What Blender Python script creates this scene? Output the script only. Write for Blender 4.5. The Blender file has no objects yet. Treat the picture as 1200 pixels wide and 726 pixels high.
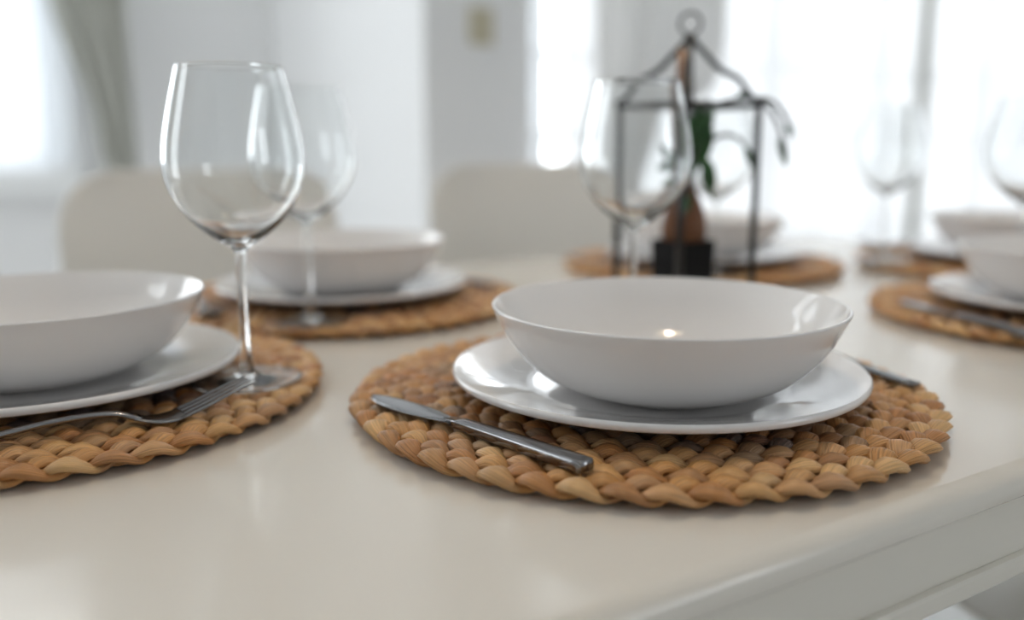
import bpy, bmesh, math, random
from mathutils import Vector, Matrix
random.seed(11)
S = bpy.context.scene
COL = S.collection
PI = math.pi
TOP = 0.75                      # table top height

# ------------------------------------------------------------------ camera
cam_d = bpy.data.cameras.new('camera')
cam = bpy.data.objects.new('camera', cam_d)
COL.objects.link(cam)
cam.location = (-0.3841, -0.4500, TOP + 0.1715)
cam.rotation_mode = 'XYZ'
cam.rotation_euler = (PI / 2 - 0.1829, 0.0, -math.radians(32.2))
cam.rotation_euler = (Matrix.Rotation(-math.radians(32.2), 3, 'Z') @ Matrix.Rotation(PI / 2 - 0.1829, 3, 'X')
                      @ Matrix.Rotation(-0.0026, 3, 'Z')).to_euler()
cam_d.sensor_width = 36.0
cam_d.lens = 1050 / 1200 * 36.0
cam_d.clip_start = 0.02
cam_d.dof.use_dof = True
cam_d.dof.focus_distance = 0.485
cam_d.dof.aperture_fstop = 2.2
S.camera = cam

# ------------------------------------------------------------------ world, exposure
w = bpy.data.worlds.new('overcast_sky')
S.world = w
w.use_nodes = True
bg = w.node_tree.nodes['Background']
bg.inputs['Color'].default_value = (0.935, 0.965, 1.0, 1)
bg.inputs['Strength'].default_value = 4.6
S.view_settings.view_transform = 'Standard'
S.view_settings.look = 'None'
S.view_settings.exposure = 0.15
S.view_settings.gamma = 1.0
S.view_settings.use_curve_mapping = False
S.cycles.max_bounces = 14
S.cycles.diffuse_bounces = 6
S.cycles.glossy_bounces = 6
S.cycles.transmission_bounces = 12
S.cycles.transparent_max_bounces = 16
S.cycles.caustics_refractive = True
S.cycles.caustics_reflective = False
S.cycles.blur_glossy = 0.1
S.cycles.sample_clamp_indirect = 6.0
S.cycles.use_denoising = True


def portal(name, loc, rot, sx, sy):
    d = bpy.data.lights.new(name, 'AREA')
    d.shape = 'RECTANGLE'
    d.size, d.size_y = sx, sy
    d.cycles.is_portal = True
    o = bpy.data.objects.new(name, d)
    o.location, o.rotation_euler = loc, rot
    COL.objects.link(o)


# room: V1 far wall with the left window, V2 nearer far wall with the wide window
V1, V2, UC = 3.48, 2.05, 0.88
UL, UR, VB, ZC = -2.8, 5.4, -2.8, 3.0
W1 = (-2.2, 0.0, 0.83, 2.95)         # u0,u1,z0,z1 in wall V1
W2 = (1.264, 4.75, 0.06, 2.4)         # in wall V2
W3 = (1.3, 2.5, 0.8, 2.3)            # added unseen window behind the camera, frontal fill for bowls and apron
W4 = (1.3, 2.5, 0.1, 2.6)            # v0,v1 in the wall at UL
portal('daylight_portal', ((W1[0]+W1[1])/2, V1+.22, (W1[2]+W1[3])/2), (-PI/2, 0, 0), W1[1]-W1[0], W1[3]-W1[2])
portal('daylight_portal', ((W2[0]+W2[1])/2, V2+.22, (W2[2]+W2[3])/2), (-PI/2, 0, 0), W2[1]-W2[0], W2[3]-W2[2])
portal('daylight_portal', ((W3[0]+W3[1])/2, VB-.22, (W3[2]+W3[3])/2), (PI/2, 0, 0), W3[1]-W3[0], W3[3]-W3[2])
portal('daylight_portal', (UL-.22, (W4[0]+W4[1])/2, (W4[2]+W4[3])/2), (PI/2, 0, -PI/2), W4[1]-W4[0], W4[3]-W4[2])


# ------------------------------------------------------------------ materials
def mat(name, color=(.8, .8, .8), rough=.5, metal=0.0, spec=.5, coat=0.0, bump=None, vary=None):
    m = bpy.data.materials.new(name)
    m.use_nodes = True
    nt = m.node_tree
    b = nt.nodes['Principled BSDF']
    b.inputs['Base Color'].default_value = (*color, 1)
    b.inputs['Roughness'].default_value = rough
    b.inputs['Metallic'].default_value = metal
    b.inputs['Specular IOR Level'].default_value = spec
    b.inputs['Coat Weight'].default_value = coat
    b.inputs['Coat Roughness'].default_value = .05
    tc = None
    if bump or vary:
        tc = nt.nodes.new('ShaderNodeTexCoord')
    if bump:
        sc, st = bump
        n = nt.nodes.new('ShaderNodeTexNoise')
        n.inputs['Scale'].default_value = sc
        n.inputs['Detail'].default_value = 4
        bp = nt.nodes.new('ShaderNodeBump')
        bp.inputs['Strength'].default_value = st
        bp.inputs['Distance'].default_value = .002
        nt.links.new(tc.outputs['Object'], n.inputs['Vector'])
        nt.links.new(n.outputs['Fac'], bp.inputs['Height'])
        nt.links.new(bp.outputs['Normal'], b.inputs['Normal'])
    if vary:
        sc, c2 = vary
        n = nt.nodes.new('ShaderNodeTexNoise')
        n.inputs['Scale'].default_value = sc
        n.inputs['Detail'].default_value = 3
        mx = nt.nodes.new('ShaderNodeMix')
        mx.data_type = 'RGBA'
        mx.inputs['A'].default_value = (*color, 1)
        mx.inputs['B'].default_value = (*c2, 1)
        nt.links.new(tc.outputs['Object'], n.inputs['Vector'])
        nt.links.new(n.outputs['Fac'], mx.inputs['Factor'])
        nt.links.new(mx.outputs['Result'], b.inputs['Base Color'])
    return m


def glass_mat():
    m = bpy.data.materials.new('clear_glass')
    m.use_nodes = True
    nt = m.node_tree
    nt.nodes.clear()
    out = nt.nodes.new('ShaderNodeOutputMaterial')
    g = nt.nodes.new('ShaderNodeBsdfGlass')
    g.inputs['IOR'].default_value = 1.48
    g.inputs['Roughness'].default_value = 0.0
    g.inputs['Color'].default_value = (.985, .99, .99, 1)
    nt.links.new(g.outputs[0], out.inputs['Surface'])
    return m


def pane_mat():
    m = bpy.data.materials.new('window_glass')
    m.use_nodes = True
    nt = m.node_tree
    nt.nodes.clear()
    out = nt.nodes.new('ShaderNodeOutputMaterial')
    t = nt.nodes.new('ShaderNodeBsdfTransparent')
    t.inputs['Color'].default_value = (.97, .98, .98, 1)
    g = nt.nodes.new('ShaderNodeBsdfGlossy')
    g.inputs['Roughness'].default_value = .02
    mx = nt.nodes.new('ShaderNodeMixShader')
    mx.inputs[0].default_value = .04
    nt.links.new(t.outputs[0], mx.inputs[1])
    nt.links.new(g.outputs[0], mx.inputs[2])
    nt.links.new(mx.outputs[0], out.inputs['Surface'])
    return m


def cloth_mat(name, color, clear, trans):
    """woven curtain: part open weave (clear), part light through the threads (trans)"""
    m = bpy.data.materials.new(name)
    m.use_nodes = True
    nt = m.node_tree
    nt.nodes.clear()
    out = nt.nodes.new('ShaderNodeOutputMaterial')
    d = nt.nodes.new('ShaderNodeBsdfDiffuse')
    d.inputs['Color'].default_value = (*color, 1)
    tl = nt.nodes.new('ShaderNodeBsdfTranslucent')
    tl.inputs['Color'].default_value = (*color, 1)
    tp = nt.nodes.new('ShaderNodeBsdfTransparent')
    m1 = nt.nodes.new('ShaderNodeMixShader')
    m1.inputs[0].default_value = trans
    m2 = nt.nodes.new('ShaderNodeMixShader')
    m2.inputs[0].default_value = clear
    nt.links.new(d.outputs[0], m1.inputs[1])
    nt.links.new(tl.outputs[0], m1.inputs[2])
    nt.links.new(m1.outputs[0], m2.inputs[1])
    nt.links.new(tp.outputs[0], m2.inputs[2])
    nt.links.new(m2.outputs[0], out.inputs['Surface'])
    return m


def straw_mat():
    m = bpy.data.materials.new('braided_hyacinth')
    m.use_nodes = True
    nt = m.node_tree
    b = nt.nodes['Principled BSDF']
    b.inputs['Roughness'].default_value = .36
    b.inputs['Specular IOR Level'].default_value = .45
    at = nt.nodes.new('ShaderNodeAttribute')
    at.attribute_name = 'Col'
    uv = nt.nodes.new('ShaderNodeUVMap')
    mp = nt.nodes.new('ShaderNodeMapping')
    mp.inputs['Scale'].default_value = (60, 38, 1)
    n = nt.nodes.new('ShaderNodeTexNoise')
    n.inputs['Scale'].default_value = 1.0
    n.inputs['Detail'].default_value = 5
    n.inputs['Roughness'].default_value = .38
    mr = nt.nodes.new('ShaderNodeMapRange')
    mr.inputs['From Min'].default_value = .25
    mr.inputs['From Max'].default_value = .75
    mr.inputs['To Min'].default_value = .62
    mr.inputs['To Max'].default_value = 1.30
    mx = nt.nodes.new('ShaderNodeMix')
    mx.data_type = 'RGBA'
    mx.blend_type = 'MULTIPLY'
    mx.inputs['Factor'].default_value = 1
    bp = nt.nodes.new('ShaderNodeBump')
    bp.inputs['Strength'].default_value = 1.0
    bp.inputs['Distance'].default_value = .0009
    L = nt.links.new
    L(uv.outputs[0], mp.inputs['Vector'])
    L(mp.outputs[0], n.inputs['Vector'])
    L(n.outputs['Fac'], mr.inputs['Value'])
    L(at.outputs['Color'], mx.inputs['A'])
    L(mr.outputs[0], mx.inputs['B'])
    L(mx.outputs['Result'], b.inputs['Base Color'])
    L(n.outputs['Fac'], bp.inputs['Height'])
    L(bp.outputs['Normal'], b.inputs['Normal'])
    return m


def emit_mat(name, color, strength):
    m = bpy.data.materials.new(name)
    m.use_nodes = True
    b = m.node_tree.nodes['Principled BSDF']
    b.inputs['Emission Color'].default_value = (*color, 1)
    b.inputs['Emission Strength'].default_value = strength
    return m


M = dict(
    wall=mat('white_wall_paint', (.80, .80, .80), .7, bump=(60, .05)),
    ceiling=mat('white_ceiling_paint', (.85, .85, .84), .8),
    floor=mat('pale_floor', (.72, .72, .71), .3, vary=(1.5, (.66, .66, .65))),
    trim=mat('white_trim', (.82, .83, .83), .4),
    frame=mat('window_frame_paint', (.82, .83, .84), .4),
    pane=pane_mat(),
    voile=cloth_mat('dense_voile', (.86, .89, .92), .08, .30),
    sheer=cloth_mat('sheer_voile', (.92, .92, .93), .085, .20),
    drape=cloth_mat('linen_drape', (.78, .775, .76), .02, .33),
    olive_drape=cloth_mat('grey_olive_drape', (.52, .52, .47), .01, .18),
    table=mat('ivory_table_lacquer', (.71, .67, .60), .15, spec=.5, bump=(14, .012)),
    apron=mat('ivory_painted_apron', (.67, .64, .57), .3, spec=.4),
    china=mat('white_porcelain', (.75, .735, .725), .06, spec=.5, coat=.3),
    steel=mat('brushed_steel', (.22, .22, .225), .12, 1.0, bump=(300, .02)),
    glass=glass_mat(),
    straw=straw_mat(),
    chair=mat('cream_shell_plastic', (.67, .66, .625), .45),
    wood=mat('pale_beech', (.55, .38, .22), .5, vary=(12, (.42, .27, .15))),
    iron=mat('black_iron', (.010, .010, .011), .35, .2),
    pot=mat('matte_black_pot', (.004, .004, .0045), .6, spec=.15),
    brown=mat('varnished_brown_wood', (.20, .075, .022), .35, vary=(30, (.11, .04, .014))),
    leaf=mat('dark_green_leaf', (.008, .045, .008), .35, vary=(50, (.014, .085, .012))),
    stem=mat('dark_vine_stem', (.03, .03, .025), .5),
    switch=mat('aged_beige_plastic', (.50, .46, .33), .45),
    bulb=emit_mat('warm_bulb', (1, .77, .54), 460),
    shade=mat('white_lamp_metal', (.7, .7, .68), .4),
)


# ------------------------------------------------------------------ object helpers
def link(name, me, m=None, parent=None, smooth=True):
    o = bpy.data.objects.new(name, me)
    COL.objects.link(o)
    if m:
        me.materials.append(m)
    if smooth:
        for p in me.polygons:
            p.use_smooth = True
    if parent:
        o.parent = parent
    return o


def from_bm(name, bm, m, parent=None, smooth=False):
    me = bpy.data.meshes.new(name)
    bmesh.ops.recalc_face_normals(bm, faces=bm.faces)
    bm.to_mesh(me)
    bm.free()
    return link(name, me, m, parent, smooth)


def tag(o, label, cat, group=None):
    o['label'], o['category'] = label, cat
    if group:
        o['group'] = group
    return o


def empty(name, loc=(0, 0, 0), rz=0.0):
    o = bpy.data.objects.new(name, None)
    o.empty_display_size = .05
    o.location = loc
    o.rotation_euler = (0, 0, rz)
    COL.objects.link(o)
    return o


def structure(o):
    o['kind'] = 'structure'
    return o


def box(bm, c, d, bev=0.0, seg=2):
    r = bmesh.ops.create_cube(bm, size=1)
    vs = r['verts']
    for v in vs:
        v.co = Vector((v.co.x * d[0] + c[0], v.co.y * d[1] + c[1], v.co.z * d[2] + c[2]))
    if bev:
        es = list({e for v in vs for e in v.link_edges})
        bmesh.ops.bevel(bm, geom=es, offset=bev, segments=seg, profile=.5, affect='EDGES')


def box_obj(name, c, d, m, parent=None, bev=0.0):
    bm = bmesh.new()
    box(bm, c, d, bev)
    return from_bm(name, bm, m, parent)


def copy_tree(o, parent=None):
    c = o.copy()
    COL.objects.link(c)
    if parent:
        c.parent = parent
    for ch in list(o.children):
        copy_tree(ch, c)
    return c


def lathe(name, prof, m, parent=None, seg=96, smooth=True):
    """revolve (r,z) profile about z; open or closed profile"""
    vs, fs = [], []
    rings = []
    for r, z in prof:
        if r < 1e-6:
            rings.append([len(vs)])
            vs.append((0, 0, z))
        else:
            rings.append(list(range(len(vs), len(vs) + seg)))
            vs += [(r * math.cos(2 * PI * i / seg), r * math.sin(2 * PI * i / seg), z) for i in range(seg)]
    for a, b in zip(rings, rings[1:]):
        for i in range(seg):
            j = (i + 1) % seg
            if len(a) == 1 and len(b) == 1:
                continue
            if len(a) == 1:
                fs.append((a[0], b[j], b[i]))
            elif len(b) == 1:
                fs.append((a[i], a[j], b[0]))
            else:
                fs.append((a[i], a[j], b[j], b[i]))
    me = bpy.data.meshes.new(name)
    me.from_pydata(vs, [], fs)
    me.update()
    return link(name, me, m, parent, smooth)


def spline(pts, n=6):
    """Catmull-Rom through 2D/3D points"""
    P = [Vector(p) for p in pts]
    P = [2 * P[0] - P[1]] + P + [2 * P[-1] - P[-2]]
    out = []
    for i in range(1, len(P) - 2):
        a, b, c, d = P[i - 1:i + 3]
        for k in range(n):
            t = k / n
            out.append(.5 * ((2 * b) + (c - a) * t + (2 * a - 5 * b + 4 * c - d) * t * t + (3 * b - a - 3 * c + d) * t ** 3))
    out.append(P[-2])
    return out


def sweep_mesh(bm, path, wid, thk, seg=10, sq=.55, up=Vector((0, 0, 1)), cap=True):
    """superellipse section along a path; wid/thk are half sizes per point"""
    n = len(path)
    rings = []
    for i, p in enumerate(path):
        p = Vector(p)
        t = (Vector(path[min(i + 1, n - 1)]) - Vector(path[max(i - 1, 0)])).normalized()
        s = t.cross(up)
        if s.length < 1e-4:
            s = t.cross(Vector((0, 1, 0)))
        s.normalize()
        u = s.cross(t).normalized()
        ring = []
        for k in range(seg):
            a = 2 * PI * (k + .5) / seg
            c, q = math.cos(a), math.sin(a)
            ring.append(bm.verts.new(p + s * (math.copysign(abs(c) ** sq, c) * wid[i]) + u * (math.copysign(abs(q) ** sq, q) * thk[i])))
        rings.append(ring)
    for a, b in zip(rings, rings[1:]):
        for k in range(seg):
            j = (k + 1) % seg
            bm.faces.new((a[k], a[j], b[j], b[k]))
    if cap:
        bm.faces.new(rings[0][::-1])
        bm.faces.new(rings[-1])


def sweep(name, path, wid, thk, m, parent=None, seg=10, sq=.55, smooth=True, up=Vector((0, 0, 1))):
    n = len(path)
    if not hasattr(wid, '__len__'):
        wid = [wid] * n
    if not hasattr(thk, '__len__'):
        thk = [thk] * n
    bm = bmesh.new()
    sweep_mesh(bm, path, wid, thk, seg, sq, up)
    return from_bm(name, bm, m, parent, smooth)


# ------------------------------------------------------------------ room shell
structure(box_obj('floor', ((UL+UR)/2, (VB+V1)/2, -.05), (UR-UL+.6, V1-VB+.6, .1), M['floor']))
structure(box_obj('ceiling', ((UL+UR)/2, (VB+V1)/2, ZC+.05), (UR-UL+.6, V1-VB+.6, .1), M['ceiling']))
TH = .2


def wall_u(name, v, u0, u1, hole=None):
    """wall in the plane v=const (thickness away from the room)"""
    bm = bmesh.new()
    t = TH if v > 0 else -TH
    cy = v + t / 2

    def b(a0, a1, z0, z1):
        if a1 - a0 > 1e-4 and z1 - z0 > 1e-4:
            box(bm, ((a0+a1)/2, cy, (z0+z1)/2), (a1-a0, TH, z1-z0))
    if hole:
        b(u0, hole[0], 0, ZC)
        b(hole[1], u1, 0, ZC)
        b(hole[0], hole[1], 0, hole[2])
        b(hole[0], hole[1], hole[3], ZC)
    else:
        b(u0, u1, 0, ZC)
    return structure(from_bm(name, bm, M['wall']))


def wall_v(name, u, v0, v1, hole=None, t=TH):
    bm = bmesh.new()
    cx = u + t / 2

    def b(a0, a1, z0, z1):
        if a1 - a0 > 1e-4 and z1 - z0 > 1e-4:
            box(bm, (cx, (a0+a1)/2, (z0+z1)/2), (abs(t), a1-a0, z1-z0))
    if hole:
        b(v0, hole[0], 0, ZC)
        b(hole[1], v1, 0, ZC)
        b(hole[0], hole[1], 0, hole[2])
        b(hole[0], hole[1], hole[3], ZC)
    else:
        b(v0, v1, 0, ZC)
    return structure(from_bm(name, bm, M['wall']))


wall_u('wall_far', V1, UL - TH, UC + TH, W1)
wall_v('wall_jog', UC, V2 + TH, V1, None, TH)
wall_u('wall_front', V2, UC, UR + TH, W2)
wall_v('wall_right', UR, VB, V2, None, TH)
wall_u('wall_back', VB, UL - TH, UR + TH, W3)
wall_v('wall_left', UL, VB, V1, W4, -TH)


def window(name, W, v, mull, rails, along='u', fw=.05, sign=1, thick=None, rail_half={}):
    """frame, mullions, rails, one pane per opening, in plane v"""
    a0, a1, z0, z1 = W
    root = structure(empty(name, (0, 0, 0)))
    y = v + sign * .10

    def bx(nm, a, b, c, d, m, dep):
        ctr, dim = ((a+b)/2, y, (c+d)/2), (b-a, dep, d-c)
        if along == 'v':
            ctr, dim = (y, (a+b)/2, (c+d)/2), (dep, b-a, d-c)
        return box_obj(nm, ctr, dim, m, root)
    bm = bmesh.new()
    for (a, b, c, d) in ((a0, a0+fw, z0, z1), (a1-fw, a1, z0, z1), (a0+fw, a1-fw, z0, z0+fw), (a0+fw, a1-fw, z1-fw, z1)):
        ctr, dim = ((a+b)/2, y, (c+d)/2), (b-a, .07, d-c)
        if along == 'v':
            ctr, dim = (y, (a+b)/2, (c+d)/2), (.07, b-a, d-c)
        box(bm, ctr, dim)
    from_bm('frame', bm, M['frame'], root)
    xs = [a0 + fw]
    for i, mu in enumerate(mull):
        hw = (thick or {}).get(i, .03)
        bx('mullion', mu - hw, mu + hw, z0 + fw, z1 - fw, M['frame'], .06)
        xs += [mu - hw, mu + hw]
    xs.append(a1 - fw)
    zs = [z0 + fw]
    for i, r in enumerate(rails):
        q = rail_half.get(i, .016)
        zs += [r - q, r + q]
    zs.append(z1 - fw)
    for i in range(0, len(xs), 2):
        for k, r in enumerate(rails):
            q = rail_half.get(k, .016)
            bx('rail', xs[i], xs[i+1], r - q, r + q, M['frame'], .05)
        for k in range(0, len(zs), 2):
            bx('pane', xs[i], xs[i+1], zs[k], zs[k+1], M['pane'], .006)
    return root


window('window_1', W1, V1, [-1.5, -.75], [1.6, 2.43], rail_half={1: .13})
window('window_2', W2, V2, [1.36, 1.80, 2.50, 3.19, 4.0], [.55, .95, 1.22, 1.75], thick={0: .012, 3: .032})
window('fill_window', W3, VB, [1.9], [], sign=-1)
window('window_3', W4, UL, [1.9], [], along='v', sign=-1)
structure(box_obj('trim_1', ((W1[0]+W1[1])/2, V1 - .03, W1[2] - .05), (W1[1]-W1[0]+.16, .10, .10), M['trim'], bev=.004))
structure(box_obj('baseboard_far', ((UL+UC)/2, V1 - .01, .05), (UC-UL, .02, .10), M['trim']))
structure(box_obj('baseboard_front', ((UC+W2[0])/2, V2 - .01, .05), (W2[0]-UC, .02, .10), M['trim']))


# curtains --------------------------------------------------------------
def curtain(name, left, right, v, z0, z1, folds, amp, m, label, phase=0.0, nz=28):
    """left(z), right(z): edges of the cloth; folds ripple in v"""
    nu = folds * 12
    vs, fs = [], []
    for j in range(nz + 1):
        z = z0 + (z1 - z0) * j / nz
        a, b = left(z), right(z)
        for i in range(nu + 1):
            t = i / nu
            ph = 2 * PI * folds * t + phase
            y = v + amp * (math.sin(ph) + .3 * math.sin(2.3 * ph + 1.1) + .15 * math.sin(5 * z + 7 * t))
            vs.append((a + (b - a) * t + .25 * amp * math.cos(ph * 1.0), y, z))
    for j in range(nz):
        for i in range(nu):
            k = j * (nu + 1) + i
            fs.append((k, k + 1, k + nu + 2, k + nu + 1))
    me = bpy.data.meshes.new(name)
    me.from_pydata(vs, [], fs)
    o = link(name, me, m)
    return tag(o, label, 'curtain')


def lerp_pts(P):
    P = sorted(P)

    def f(z):
        if z <= P[0][0]:
            return P[0][1]
        for (za, a), (zb, b) in zip(P, P[1:]):
            if z <= zb:
                t = (z - za) / (zb - za)
                t = t * t * (3 - 2 * t)
                return a + (b - a) * t
        return P[-1][1]
    return f


curtain('sheer_curtain', lambda z: -.27, lambda z: .05, V1 - .07, .86, 2.32, 3, .018, M['voile'],
        'sheer white curtain over the window at the left edge of the room')
curtain('sheer_curtain', lambda z: 1.36, lambda z: 3.18, V2 - .05, .03, 2.5, 17, .009, M['sheer'],
        'long sheer white curtain on the wide window, just behind the lantern', phase=1.0)
curtain('sheer_curtain', lambda z: 3.18, lambda z: 4.8, V2 - .05, .03, 2.5, 12, .009, M['sheer'],
        'long sheer white curtain at the right end of the wide window', phase=2.0)
curtain('tied_curtain', lerp_pts([(.75, .17), (.95, .13), (1.5, .0), (2.4, -.06)]), lerp_pts([(.75, .27), (2.4, .26)]),
        V1 - .13, .78, 2.32, 4, .03, M['olive_drape'], 'grey linen curtain swept to the side of the left window')
curtain('mullion_strip', lambda z: 3.145, lambda z: 3.215, V2 - .12, .05, 2.5, 2, .012, M['olive_drape'],  # cloth strip standing in for the grey window mullion
        'narrow grey strip standing in for the window mullion between the sheer curtains at right')
curtain('tied_curtain', lambda z: 1.42, lerp_pts([(.4, 1.62), (.80, 1.59), (1.0, 1.70), (1.13, 1.95), (1.3, 1.98), (2.4, 2.04)]),
        V2 - .14, .05, 2.5, 4, .042, M['drape'], 'grey linen curtain gathered in front of the wide window, behind the lantern')
for nm, u0, u1, v, z, lab in (('curtain_rod', -2.3, .34, V1 - .11, 2.35, 'white curtain rod over the left window'),
                              ('curtain_rod', 1.1, 5.0, V2 - .11, 2.53, 'white curtain rod over the wide window')):
    tag(sweep(nm, [(u0, v, z), (u1, v, z)], .012, .012, M['trim'], seg=12, sq=1), lab, 'curtain rod')

# light switch on the far wall
sw = empty('light_switch', (1.077, V2, 1.28))
tag(sw, 'small beige light switch on the grey wall beside the wide window', 'light switch')
box_obj('plate', (0, -.006, 0), (.083, .012, .11), M['switch'], sw, bev=.003)
box_obj('rocker', (0, -.014, 0), (.035, .008, .06), M['switch'], sw, bev=.002)

# ------------------------------------------------------------------ table
T0, T1, TV0, TV1 = -.54, 1.02, -.20, .69
tb = empty('dining_table', ((T0+T1)/2, (TV0+TV1)/2, 0))
tag(tb, 'long ivory lacquered dining table set for a meal', 'table')
TL, TW = T1 - T0, TV1 - TV0
# top: slab with an eased ogee edge
bm = bmesh.new()
prof = [(-.0, TOP), (.0045, TOP - .0007), (.0085, TOP - .003), (.0105, TOP - .0065), (.0108, TOP - .0145), (.0085, TOP - .0172), (.003, TOP - .018)]
rings = []
for d, z in prof:
    hx, hy = TL / 2 + d, TW / 2 + d
    r = .006 + d
    ring = []
    for cx, cy, a0 in ((hx - r, hy - r, 0), (-hx + r, hy - r, PI/2), (-hx + r, -hy + r, PI), (hx - r, -hy + r, 3*PI/2)):
        for k in range(7):
            a = a0 + k * PI / 12
            ring.append(bm.verts.new((cx + r * math.cos(a), cy + r * math.sin(a), z)))
    rings.append(ring)
for a, b in zip(rings, rings[1:]):
    n = len(a)
    for k in range(n):
        f = bm.faces.new((a[k], b[k], b[(k+1) % n], a[(k+1) % n]))
        f.smooth = True
bm.faces.new(rings[0])
bm.faces.new(rings[-1][::-1])
from_bm('tabletop', bm, M['table'], tb)
for nm, c, d in (('apron', (0, -TW/2 + .006, TOP - .0365), (TL - .01, .02, .037)), ('apron', (0, TW/2 - .006, TOP - .0365), (TL - .01, .02, .037)),
                 ('apron', (-TL/2 + .006, 0, TOP - .0365), (.02, TW - .034, .037)), ('apron', (TL/2 - .006, 0, TOP - .0365), (.02, TW - .034, .037))):
    box_obj(nm, c, d, M['apron'], tb, bev=.001)
for nm, c, d in (('bead', (0, -TW/2 + .004, TOP - .0597), (TL - .004, .024, .0135)), ('bead', (0, TW/2 - .004, TOP - .0597), (TL - .004, .024, .0135)),
                 ('bead', (-TL/2 + .004, 0, TOP - .0597), (.024, TW - .032, .0135)), ('bead', (TL/2 - .004, 0, TOP - .0597), (.024, TW - .032, .0135))):
    box_obj(nm, c, d, M['apron'], tb, bev=.003)
for sx in (-1, 1):
    for sy in (-1, 1):
        sweep('leg', [(sx*(TL/2-.05), sy*(TW/2-.05), 0), (sx*(TL/2-.05), sy*(TW/2-.05), TOP-.022)], [.022, .034], [.022, .034],
              M['apron'], tb, seg=8, sq=.3, smooth=False)


# ------------------------------------------------------------------ chairs
def make_chair():
    root = empty('dining_chair')
    # one-piece look: backrest shell and seat shell built as curved sheets with thickness
    def sheet(name, fn, nu, nv, th):
        me = bpy.data.meshes.new(name)
        vs, fs = [], []
        for j in range(nv + 1):
            for i in range(nu + 1):
                vs.append(fn(i / nu, j / nv))
        for j in range(nv):
            for i in range(nu):
                k = j * (nu + 1) + i
                fs.append((k, k + 1, k + nu + 2, k + nu + 1))
        me.from_pydata(vs, [], fs)
        o = link(name, me, M['chair'], root)
        so = o.modifiers.new('thick', 'SOLIDIFY')
        so.thickness = th
        so.offset = 0
        sb = o.modifiers.new('smooth', 'SUBSURF')
        sb.levels = sb.render_levels = 1
        return o

    def rounded(u, v, w, r0, r1, h):
        # half width of a rounded outline at height fraction v (r0 bottom radius, r1 top radius in metres)
        z = v * h
        hw = w
        if z > h - r1:
            q = (z - (h - r1)) / r1
            hw = w - r1 * (1 - math.sqrt(max(0, 1 - q * q)))
        if z < r0:
            q = (r0 - z) / r0
            hw = w - r0 * (1 - math.sqrt(max(0, 1 - q * q)))
        return hw

    def back(u, v):
        x = 2 * u - 1
        h = .412
        vv = 1 - (1 - v) ** 1.4
        hw = rounded(u, vv, .205, .02, .085, h)
        return (x * hw, -.17 - .10 * vv + .025 * x * x, .475 + h * vv)

    def seat(u, v):
        x = 2 * u - 1
        hw = rounded(u, v, .205, .06, .13, .43)
        lift = .035 * abs(x) ** 3 + .03 * max(0, 1 - v * 6)
        return (x * hw, -.19 + .43 * v, .445 + lift - .02 * max(0, v - .8) ** 2 * 25)
    sheet('backrest', back, 16, 14, .012)
    sheet('seat', seat, 16, 16, .012)
    for sx in (-1, 1):
        for sy in (-1, 1):
            sweep('leg', [(sx * .20, sy * .19, 0), (sx * .13, sy * .12, .43)], [.010, .016], [.010, .016], M['wood'], root, seg=12, sq=1)
    return root


CH = 'white shell dining chairs around the table'
c1 = make_chair()
chairs = [(c1, -.055, .455 + .24, PI, 'cream shell dining chair standing left, in front of the left curtain'),
          (copy_tree(c1), .515, .455 + .24, PI, 'cream shell dining chair in front of the wall with the light switch'),
          (copy_tree(c1), .605, -.165, 0, 'cream shell dining chair pushed in under the near edge of the table')]
for o, x, y, rz, lab in chairs:
    o.location = (x, y, 0)
    o.rotation_euler = (0, 0, rz)
    tag(o, lab, 'chair', CH)


# ------------------------------------------------------------------ woven placemat
def lin(c):
    return tuple(((x / 255) / 12.92 if x / 255 <= .04045 else ((x / 255 + .055) / 1.055) ** 2.4) for x in c)


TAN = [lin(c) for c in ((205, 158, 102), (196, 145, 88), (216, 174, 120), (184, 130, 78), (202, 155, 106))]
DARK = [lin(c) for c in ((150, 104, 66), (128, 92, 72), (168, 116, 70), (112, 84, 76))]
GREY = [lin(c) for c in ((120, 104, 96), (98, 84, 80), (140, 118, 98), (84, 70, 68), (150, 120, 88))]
MATH = .0125


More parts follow.
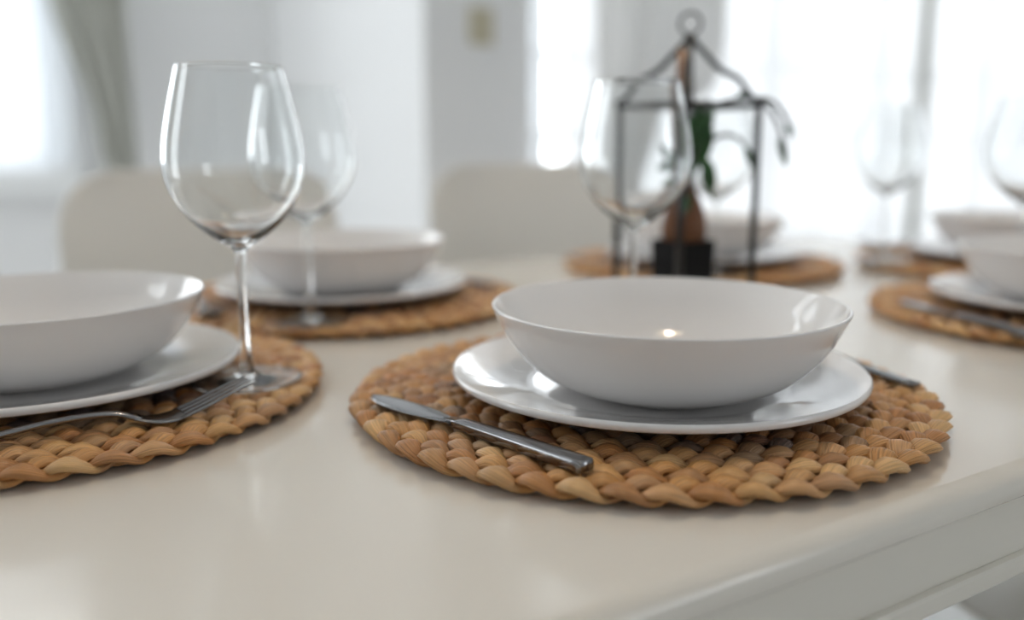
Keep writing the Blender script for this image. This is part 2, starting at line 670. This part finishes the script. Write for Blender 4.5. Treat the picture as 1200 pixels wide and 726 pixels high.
def make_strand(r0, nper, k, ring, rng):
    NS, SEG = 22, 8
    n = nper * NS
    A, B = .0059, .0031
    vs, fs, cols, uvs = [], [], [], []
    jit = [rng.uniform(.86, 1.14) for _ in range(nper * 2)]
    pick = []
    f1, f2 = rng.uniform(0, 6.28), rng.uniform(0, 6.28)
    base = (.04, .14, .36, .46, .6, .6, .6, .6, .6, .6)[ring]  # inner rings darker: their own grey-brown plus the plate's shade painted in
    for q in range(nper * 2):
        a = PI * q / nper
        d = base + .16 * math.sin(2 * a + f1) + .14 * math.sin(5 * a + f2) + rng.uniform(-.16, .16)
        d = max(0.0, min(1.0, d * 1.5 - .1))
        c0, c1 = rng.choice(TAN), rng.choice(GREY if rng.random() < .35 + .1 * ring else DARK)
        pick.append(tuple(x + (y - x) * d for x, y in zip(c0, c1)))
    s = 0.0
    ds = 2 * PI * r0 / n
    P = []
    for i in range(n):
        th = 2 * PI * i / n
        ph = 2 * PI * i / NS + 2 * PI * k / 3
        lob = int((ph / PI) + .25) % (nper * 2)
        x = A * math.sin(ph) + .0007 * math.sin(3 * th + k * 2 + ring) + .0005 * math.sin(11 * th + 5 * k)
        z = MATH / 2 + B * math.sin(2 * ph - .55)
        P.append((Vector(((r0 + x) * math.cos(th), (r0 + x) * math.sin(th), z)), ph, lob))
    for i in range(n):
        p, ph, lob = P[i]
        t = (P[(i + 1) % n][0] - P[i - 1][0]).normalized()
        side = t.cross(Vector((0, 0, 1))).normalized()
        up = side.cross(t)
        over = .5 + .5 * math.sin(2 * ph - .75)
        wd = (.0041 + .0034 * over) * jit[lob]
        hh = (.0020 + .0013 * over) * (.5 + .5 * jit[lob])
        for j in range(SEG):
            a = 2 * PI * j / SEG
            q = p + side * (wd * math.cos(a)) + up * (hh * math.sin(a))
            if q.z < 0:
                q.z = 0.0
            vs.append(q)
            cols.append(pick[lob])
    for i in range(n):
        i2 = (i + 1) % n
        for j in range(SEG):
            j2 = (j + 1) % SEG
            fs.append((i * SEG + j, i2 * SEG + j, i2 * SEG + j2, i * SEG + j2))
            u0, u1 = i * ds, (i + 1) * ds
            v0, v1 = j / SEG, (j + 1) / SEG
            off = k * 3.7 + ring * 11.3
            uvs += [(u0 + off, v0), (u1 + off, v0), (u1 + off, v1), (u0 + off, v1)]
    me = bpy.data.meshes.new('strand')
    me.from_pydata(vs, [], fs)
    at = me.color_attributes.new('Col', 'FLOAT_COLOR', 'POINT')
    flat = []
    for c in cols:
        flat += [c[0], c[1], c[2], 1.0]
    at.data.foreach_set('color', flat)
    ul = me.uv_layers.new(name='UVMap')
    ul.data.foreach_set('uv', [x for uv in uvs for x in uv])
    me.update()
    return me


def make_mat():
    rng = random.Random(5)
    root = empty('placemat', (0, 0, TOP))
    ring, r = 0, .1768
    while r > .02:
        nper = max(3, round(2 * PI * r / .062))
        for k in range(3):
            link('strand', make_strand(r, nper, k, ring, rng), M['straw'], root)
        ring += 1
        r -= .0208
    return root


# ------------------------------------------------------------------ china
def rot_round(pts, n=5):
    return [(max(0, p[0]), p[1]) for p in spline(pts, n)]


def make_plate():
    top = [(0, .0052), (.04, .0052), (.078, .0055), (.090, .0072), (.105, .0108), (.120, .0143), (.1300, .0166)]
    lip = [(.1324, .0170), (.1337, .0152), (.1330, .0128), (.1308, .0116)]
    bot = [(.1250, .0098), (.110, .0064), (.092, .0032), (.084, .0012), (.080, .0003), (.074, .0003), (.071, .0018), (.04, .0022), (0, .0022)]
    return lathe('dinner_plate', rot_round(top + lip + bot, 4)[::-1], M['china'], seg=128)


def make_bowl():
    inn = [(0, .0065), (.030, .0066), (.056, .0082), (.075, .0148), (.0890, .0255), (.0980, .0360), (.1040, .0462), (.1085, .0535)]
    lip = [(.1098, .0551), (.1110, .0546), (.1108, .0530)]
    out = [(.1078, .0462), (.1022, .0355), (.0940, .0240), (.0825, .0132), (.0695, .0060), (.0585, .0028), (.0540, .0004), (.0510, 0), (.0485, .0010), (.0465, .0024), (.02, .0028), (0, .0028)]
    return lathe('soup_bowl', rot_round(inn + lip + out, 4)[::-1], M['china'], seg=128)


def make_glass():
    root = empty('wine_glass')
    H = .2091
    outer = [(.0036, .088), (.0052, .0905), (.0100, .0940), (.0190, .1000), (.0300, .1100), (.0390, .1225), (.0442, .1360), (.0455, .1480),
             (.0440, .1640), (.0408, .1800), (.0370, .1960), (.0338, H - .0004)]
    t = .0011
    inner = [(.0329, H - .0004), (.0360, .1960), (.0397, .1800), (.0428, .1640), (.0443, .1480), (.0430, .1360), (.0378, .1230), (.0285, .1110),
             (.0170, .1020), (.0080, .0975), (0, .0960)]
    so, si = rot_round(outer, 5), rot_round(inner, 5)
    lathe('bowl', so + [(.0337, H - .0001), (.0335, H), (.0332, H), (.0330, H - .0001)] + si, M['glass'], root, seg=96)
    stem = [(.0100, .0042), (.0060, .0062), (.0042, .0110), (.0036, .0200), (.0033, .0450), (.0033, .0720), (.0036, .0880)]
    lathe('stem', rot_round(stem, 5), M['glass'], root, seg=48)
    foot = [(0, .0004), (.015, .0004), (.034, 0), (.0362, .0004), (.0368, .0011), (.0362, .0018), (.030, .0022), (.020, .0030), (.0100, .0042)]
    lathe('foot', [(0, .0008), (.012, .0007), (.024, .0005), (.031, .0003), (.0335, .0002), (.0343, .0001)] + rot_round([(.0348, .0001)] + foot[3:], 5), M['glass'], root, seg=96)
    return root


# ------------------------------------------------------------------ cutlery (local +y = towards the tip)
def make_knife():
    root = empty('table_knife')
    L = .181
    hy = [-.0905, -.0895, -.085, -.05, -.01, .004, .014]
    sweep('handle', [(0, y, .0) for y in hy], [.0050, .0055, .0056, .0054, .0050, .0046, .0036], [.0028, .0033, .0034, .0034, .0031, .0026, .0018],
          M['steel'], root, seg=16, sq=.32)
    by = [.010, .020, .032, .046, .060, .074, .083, .0885, .0905]
    sweep('blade', [(0.0008 * math.sin(i), y, -.0006) for i, y in enumerate(by)], [.0040, .0052, .0080, .0094, .0096, .0082, .0055, .0028, .0008],
          [.0016, .0012, .0010, .0009, .0008, .0008, .0007, .0006, .0004], M['steel'], root, seg=12, sq=.8)
    return root


def make_fork():
    root = empty('table_fork')
    pts = spline([(0, -.100, .002), (0, -.06, .0035), (0, -.01, .0085), (0, .020, .0080), (0, .036, .0030)], 6)
    n = len(pts)
    wd = []
    for p in pts:
        y = p.y
        wd.append(.0052 if y < -.07 else .0052 - .0030 * min(1, (y + .07) / .06) if y < .012 else .0022 + .004 * min(1, (y - .012) / .024) ** 2)
    sweep('handle', pts, wd, [.0017] * n, M['steel'], root, seg=12, sq=.6)
    hp = spline([(0, .032, .0040), (0, .042, .0012), (0, .052, .0006), (0, .060, .0022)], 5)
    hw = [.0050 + .0062 * min(1, i / (len(hp) - 1) * 1.5) ** .7 for i in range(len(hp))]
    sweep('head', hp, hw, [.0011] * len(hp), M['steel'], root, seg=14, sq=.7)
    for k in range(4):
        x = (k - 1.5) * .0062
        tp = spline([(x, .057, .0014), (x * .99, .074, .0070), (x * .97, .090, .0130), (x * .95, .101, .0165)], 4)
        m = len(tp)
        sweep('tine', tp, [.0021 - .0012 * i / m for i in range(m)], [.0010 - .0004 * i / m for i in range(m)], M['steel'], root, seg=8, sq=.8)
    return root


# ------------------------------------------------------------------ lay the six places
def world(c, rz, p):
    return (c[0] + p[0] * math.cos(rz) - p[1] * math.sin(rz), c[1] + p[0] * math.sin(rz) + p[1] * math.cos(rz))


ZM = TOP + MATH
protos = {}


def get(kind, maker):
    if kind not in protos:
        protos[kind] = maker()
        return protos[kind]
    return copy_tree(protos[kind])


PLACES = [
    # key, centre, rz, plate offset, bowl offset, glass offset (local, diner faces +y), where
    ('A', (0, 0), 0.0, (.0019, -.0143), (-.0022, -.0281), (.092, .119), 'of the sharply seen front place setting'),
    ('B', (-.3406, .2296), -PI/2, (0, 0), (0, 0), (.077, .1207), 'of the left place setting at the left table end'),
    ('C', (-.0265, .461), PI, (0, 0), (0, 0), (.084, .129), 'of the setting behind the left one, by the left chair'),
    ('D', (.507, .4662), PI, (0, 0), (0, 0), (.094, .119), 'of the setting just beyond the black lantern'),
    ('E', (.5528, -.0096), 0.0, (0, 0), (0, 0), (.102, .115), 'of the blurred setting on the near side at right'),
    ('F', (.86, .24), PI/2, (-.009, -.0144), (-.009, -.0144), (.078, .155), 'of the farthest setting at the bright window end'),
]
LAB = {
    'placemat': 'round woven water hyacinth placemat ', 'dinner_plate': 'white round dinner plate ',
    'soup_bowl': 'white porcelain soup bowl ', 'wine_glass': 'clear empty wine glass ',
    'table_knife': 'steel table knife ', 'table_fork': 'steel table fork ',
}
CAT = {'placemat': 'placemat', 'dinner_plate': 'plate', 'soup_bowl': 'bowl', 'wine_glass': 'wine glass', 'table_knife': 'knife', 'table_fork': 'fork'}
GRP = {'placemat': 'woven placemats on the table', 'dinner_plate': 'white dinner plates', 'soup_bowl': 'white soup bowls on the plates',
       'wine_glass': 'wine glasses on the table', 'table_knife': 'table knives', 'table_fork': 'table forks'}
KNIFE = {'A': ((-.1481, -.0265), math.atan2(.0364, .1763) * -1 + 0, 0), 'E': ((-.160, .020), -.35, 0), 'C': ((-.155, -.03), 0, 0), 'D': ((-.155, -.02), 0, 0),
         'B': ((-.155, -.02), 0, 0), 'F': ((-.155, -.02), 0, 0)}
FORK = {'A': ((.1586, -.008), -.13, 0), 'B': ((.1425, .004), 0.03, 0), 'C': ((.155, .0), 0, 0), 'D': ((.155, .0), 0, 0), 'E': ((.155, 0), 0, 0), 'F': ((.155, 0), 0, 0)}
MAKE = {'placemat': make_mat, 'dinner_plate': make_plate, 'soup_bowl': make_bowl, 'wine_glass': make_glass, 'table_knife': make_knife, 'table_fork': make_fork}
for key, c, rz, po, bo, go, where in PLACES:
    def put(kind, off, z, extra=0.0):
        o = get(kind, MAKE[kind])
        x, y = world(c, rz, off)
        o.location = (x, y, z)
        o.rotation_euler = (0, 0, rz + extra)
        tag(o, LAB[kind] + where, CAT[kind], GRP[kind])
        return o
    o = put('placemat', (0, 0), TOP, random.uniform(0, 6) if key != 'A' else .3)
    if key == 'A':
        o.scale = (1.012, 1.012, 1.05)
    put('dinner_plate', po, ZM - .0002)
    put('soup_bowl', bo, ZM + .0052)
    put('wine_glass', go, ZM)
    k, a, _ = KNIFE[key]
    put('table_knife', k, ZM + .0034, a * (1 if key != 'A' else -1) if key != 'A' else .2036)
    k, a, _ = FORK[key]
    put('table_fork', k, ZM + .0004, a)

for nm, lab in (
        ('wine_glass', 'clear wine glass rising between the front bowl and the black lantern'),
        ('wine_glass.001', 'tall clear wine glass standing on the left placemat behind the fork tines'),
        ('wine_glass.002', 'clear wine glass in front of the bowl behind the tall left glass'),
        ('table_knife', 'steel table knife lying at an angle on the front placemat'),
        ('table_knife.004', 'blurred steel knife on the near-side right placemat, beside its plate'),
        ('table_fork', 'steel fork on the front placemat, only its handle end showing past the plate'),
        ('table_fork.001', 'steel fork with raised tines on the left placemat'),
        ('soup_bowl', 'white porcelain soup bowl in sharp focus on the front plate'),
        ('placemat', 'round braided hyacinth placemat in sharp focus under the front plate')):
    bpy.data.objects[nm]['label'] = lab

# ------------------------------------------------------------------ lantern with plant
LX, LY = .259, .238
lan = empty('lantern', (LX, LY, TOP), math.radians(-1))
tag(lan, 'open black iron house-shaped lantern with ring on top, middle of table', 'lantern')
hb = .049
SH, AP = .208, .275
for sx in (-1, 1):
    for sy in (-1, 1):
        sweep('post', [(sx*hb, sy*hb, 0), (sx*hb, sy*hb, SH)], .0033, .0033, M['iron'], lan, seg=8, sq=.5)
        rp = spline([(sx*hb*1.08, sy*hb*1.08, SH + .002), (sx*hb*.90, sy*hb*.90, SH + .008), (sx*hb*.70, sy*hb*.70, SH + .026), (sx*hb*.44, sy*hb*.44, SH + .036),
                     (sx*hb*.12, sy*hb*.12, AP - .008), (0, 0, AP)], 4)
        sweep('roof_rib', rp, .0030, .0030, M['iron'], lan, seg=8, sq=.6)
for z, nm in ((.004, 'base_rail'), (SH, 'eaves_rail')):
    for s in (-1, 1):
        sweep(nm, [(-hb, s*hb, z), (hb, s*hb, z)], .0028, .0028, M['iron'], lan, seg=8, sq=.5)
        sweep(nm, [(s*hb, -hb, z), (s*hb, hb, z)], .0028, .0028, M['iron'], lan, seg=8, sq=.5)
lathe('roof_cap', [(0, AP + .004), (.004, AP + .003), (.007, AP - .001), (.008, AP - .006), (0, AP - .007)], M['iron'], lan, seg=24)
ring = [(math.cos(2*PI*i/28) * .0105 * math.cos(math.radians(-43)), math.cos(2*PI*i/28) * .0105 * math.sin(math.radians(-43)), AP + .0135 + .0105 * math.sin(2*PI*i/28)) for i in range(29)]
sweep('carrying_ring', ring, .0017, .0017, M['iron'], lan, seg=8, sq=1, up=Vector((.68, .73, 0)))

pot = empty('plant_pot', (LX, LY, TOP), math.radians(-1 + 0))
tag(pot, 'square matte black pot standing inside the iron lantern', 'pot')
bm = bmesh.new()
hw, hh, ti = .0232, .074, .003
rings = []
for q, z in ((hw * .92, .0), (hw, hh), (hw - ti, hh), (hw - ti - .001, .010)):
    rings.append([bm.verts.new((sx * q, sy * q, z)) for sx, sy in ((1, 1), (-1, 1), (-1, -1), (1, -1))])
for a, b in zip(rings, rings[1:]):
    for k in range(4):
        bm.faces.new((a[k], a[(k+1) % 4], b[(k+1) % 4], b[k]))
bm.faces.new(rings[0][::-1])
bm.faces.new(rings[-1])
from_bm('pot_body', bm, M['pot'], pot)

orn = empty('wooden_ornament', (LX, LY, TOP + .026), math.radians(-43))
tag(orn, 'brown teardrop wooden ornament with a long slim neck standing in the black pot', 'ornament')
op = [(.0, .0, 0), (0, 0, .03), (0, 0, .050), (0, 0, .065), (0, 0, .080), (0, 0, .094), (0, 0, .104), (0, 0, .112)]
sweep('body', spline(op, 4), [.016 + .0 * p.z if p.z < .03 else max(.0052, .0235 * (1 - max(0, (p.z - .055) / .062) ** 2.0) if p.z > .055 else .017 + .0065 * (p.z - .03) / .025) for p in spline(op, 4)],
      [max(.004, .009 * (1 - max(0, p.z - .06) / .09)) for p in spline(op, 4)], M['brown'], orn, seg=14, sq=.9, up=Vector((0, 1, 0)))
sweep('neck', [(-.002, 0, .100), (-.006, -.002, .17), (-.0068, -.003, .238)], [.0054, .0052, .0052], [.0035, .003, .003], M['brown'], orn, seg=10, sq=.6, up=Vector((0, 1, 0)))

plant = empty('trailing_plant', (LX, LY, TOP), math.radians(-43))
tag(plant, 'dark green leafy vine arching out of the black lantern', 'plant')
# local x = to the right as seen from the dining side, z up


def leaf(base, tip, wdt, curl, parent, seed):
    """a pointed leaf with folded midrib and thickness"""
    b, t = Vector(base), Vector(tip)
    d = t - b
    L = d.length
    d.normalize()
    rr = random.Random(seed)
    side = d.cross(Vector((rr.uniform(-.3, .3), -1, rr.uniform(-.2, .6)))).normalized()
    nrm = side.cross(d)
    bm = bmesh.new()
    n = 8
    rows = []
    for i in range(n + 1):
        s = i / n
        ww = wdt * (math.sin(PI * s ** .75) ** .8 if 0 < s < 1 else .02)
        c = b + d * (L * s) + nrm * (-curl * L * s * s)
        rows.append([bm.verts.new(c + side * (ww * q) + nrm * (abs(q) * ww * .35)) for q in (-1, -.5, 0, .5, 1)])
    for a, c in zip(rows, rows[1:]):
        for k in range(4):
            bm.faces.new((a[k], a[k+1], c[k+1], c[k])).smooth = True
    o = from_bm('leaf', bm, M['leaf'], parent, True)
    so = o.modifiers.new('thick', 'SOLIDIFY')
    so.thickness = .0006
    return o


stems = [
    [(.002, -.004, .05), (.004, -.006, .11), (.010, -.010, .150), (.022, -.014, .172), (.040, -.018, .180), (.056, -.02, .170), (.064, -.02, .150)],
    [(.000, .002, .05), (.004, .0, .13), (.010, -.004, .175), (.024, -.006, .205), (.046, .0, .215), (.078, .0, .214), (.093, -.004, .200), (.099, -.006, .186)],
    [(-.001, 0, .05), (-.004, -.004, .12), (-.012, -.01, .155), (-.02, -.012, .168)],
    [(.0, .0, .05), (.004, -.004, .12), (.014, -.008, .190), (.020, -.01, .215)],
    [(.074, -.004, .213), (.088, -.006, .190), (.092, -.008, .176), (.096, -.008, .160)],
]
for sp in stems:
    pp = spline(sp, 6)
    sweep('stem', pp, .0019, .0019, M['stem'], plant, seg=6, sq=1)
leaves = [
    ((.010, -.012, .168), (.026, -.02, .208), .0068, .2), ((.006, -.012, .160), (.002, -.02, .200), .0058, .1),
    ((.012, -.012, .150), (.026, -.02, .186), .0062, .15), ((.016, -.014, .158), (.030, -.022, .132), .0060, .2),
    ((.018, -.014, .150), (.027, -.022, .120), .0064, .15), ((-.006, -.01, .150), (-.024, -.016, .172), .0065, .1),
    ((-.008, -.01, .146), (-.026, -.016, .150), .0065, .2), ((-.004, -.01, .135), (-.020, -.016, .122), .0060, .15),
    ((.004, -.01, .120), (-.004, -.018, .098), .0060, .1), ((.006, -.01, .176), (.014, -.012, .214), .0045, .1),
    ((.056, -.02, .170), (.067, -.022, .145), .0038, .1), ((.090, -.008, .178), (.098, -.010, .148), .0042, .1),
    ((.097, -.006, .192), (.101, -.008, .176), .0034, .1), ((.046, .0, .216), (.060, .0, .222), .003, .1),
    ((.004, -.012, .180), (.020, -.018, .196), .0062, .1), ((.000, -.012, .140), (.016, -.018, .158), .0052, .1),
]
for i, (a, b, wdt, cu) in enumerate(leaves):
    leaf(a, b, wdt, cu, plant, i)

# ------------------------------------------------------------------ pendant lamp above the table
pl = empty('pendant_lamp', (.14, .17, 2.0))
tag(pl, 'white pendant lamp with a warm bulb hanging above the table', 'lamp')
lathe('shade', [(.02, .12), (.05, .11), (.09, .06), (.11, .0), (.108, .0), (.088, .058), (.049, .107), (.02, .117)], M['shade'], pl, seg=48)
lathe('bulb', [(0, .028), (.014, .033), (.022, .048), (.02, .063), (.012, .085), (.012, .105), (0, .105)], M['bulb'], pl, seg=24)
sweep('cord', [(0, 0, .115), (0, 0, ZC - 2.0)], .003, .003, M['iron'], pl, seg=8, sq=1)
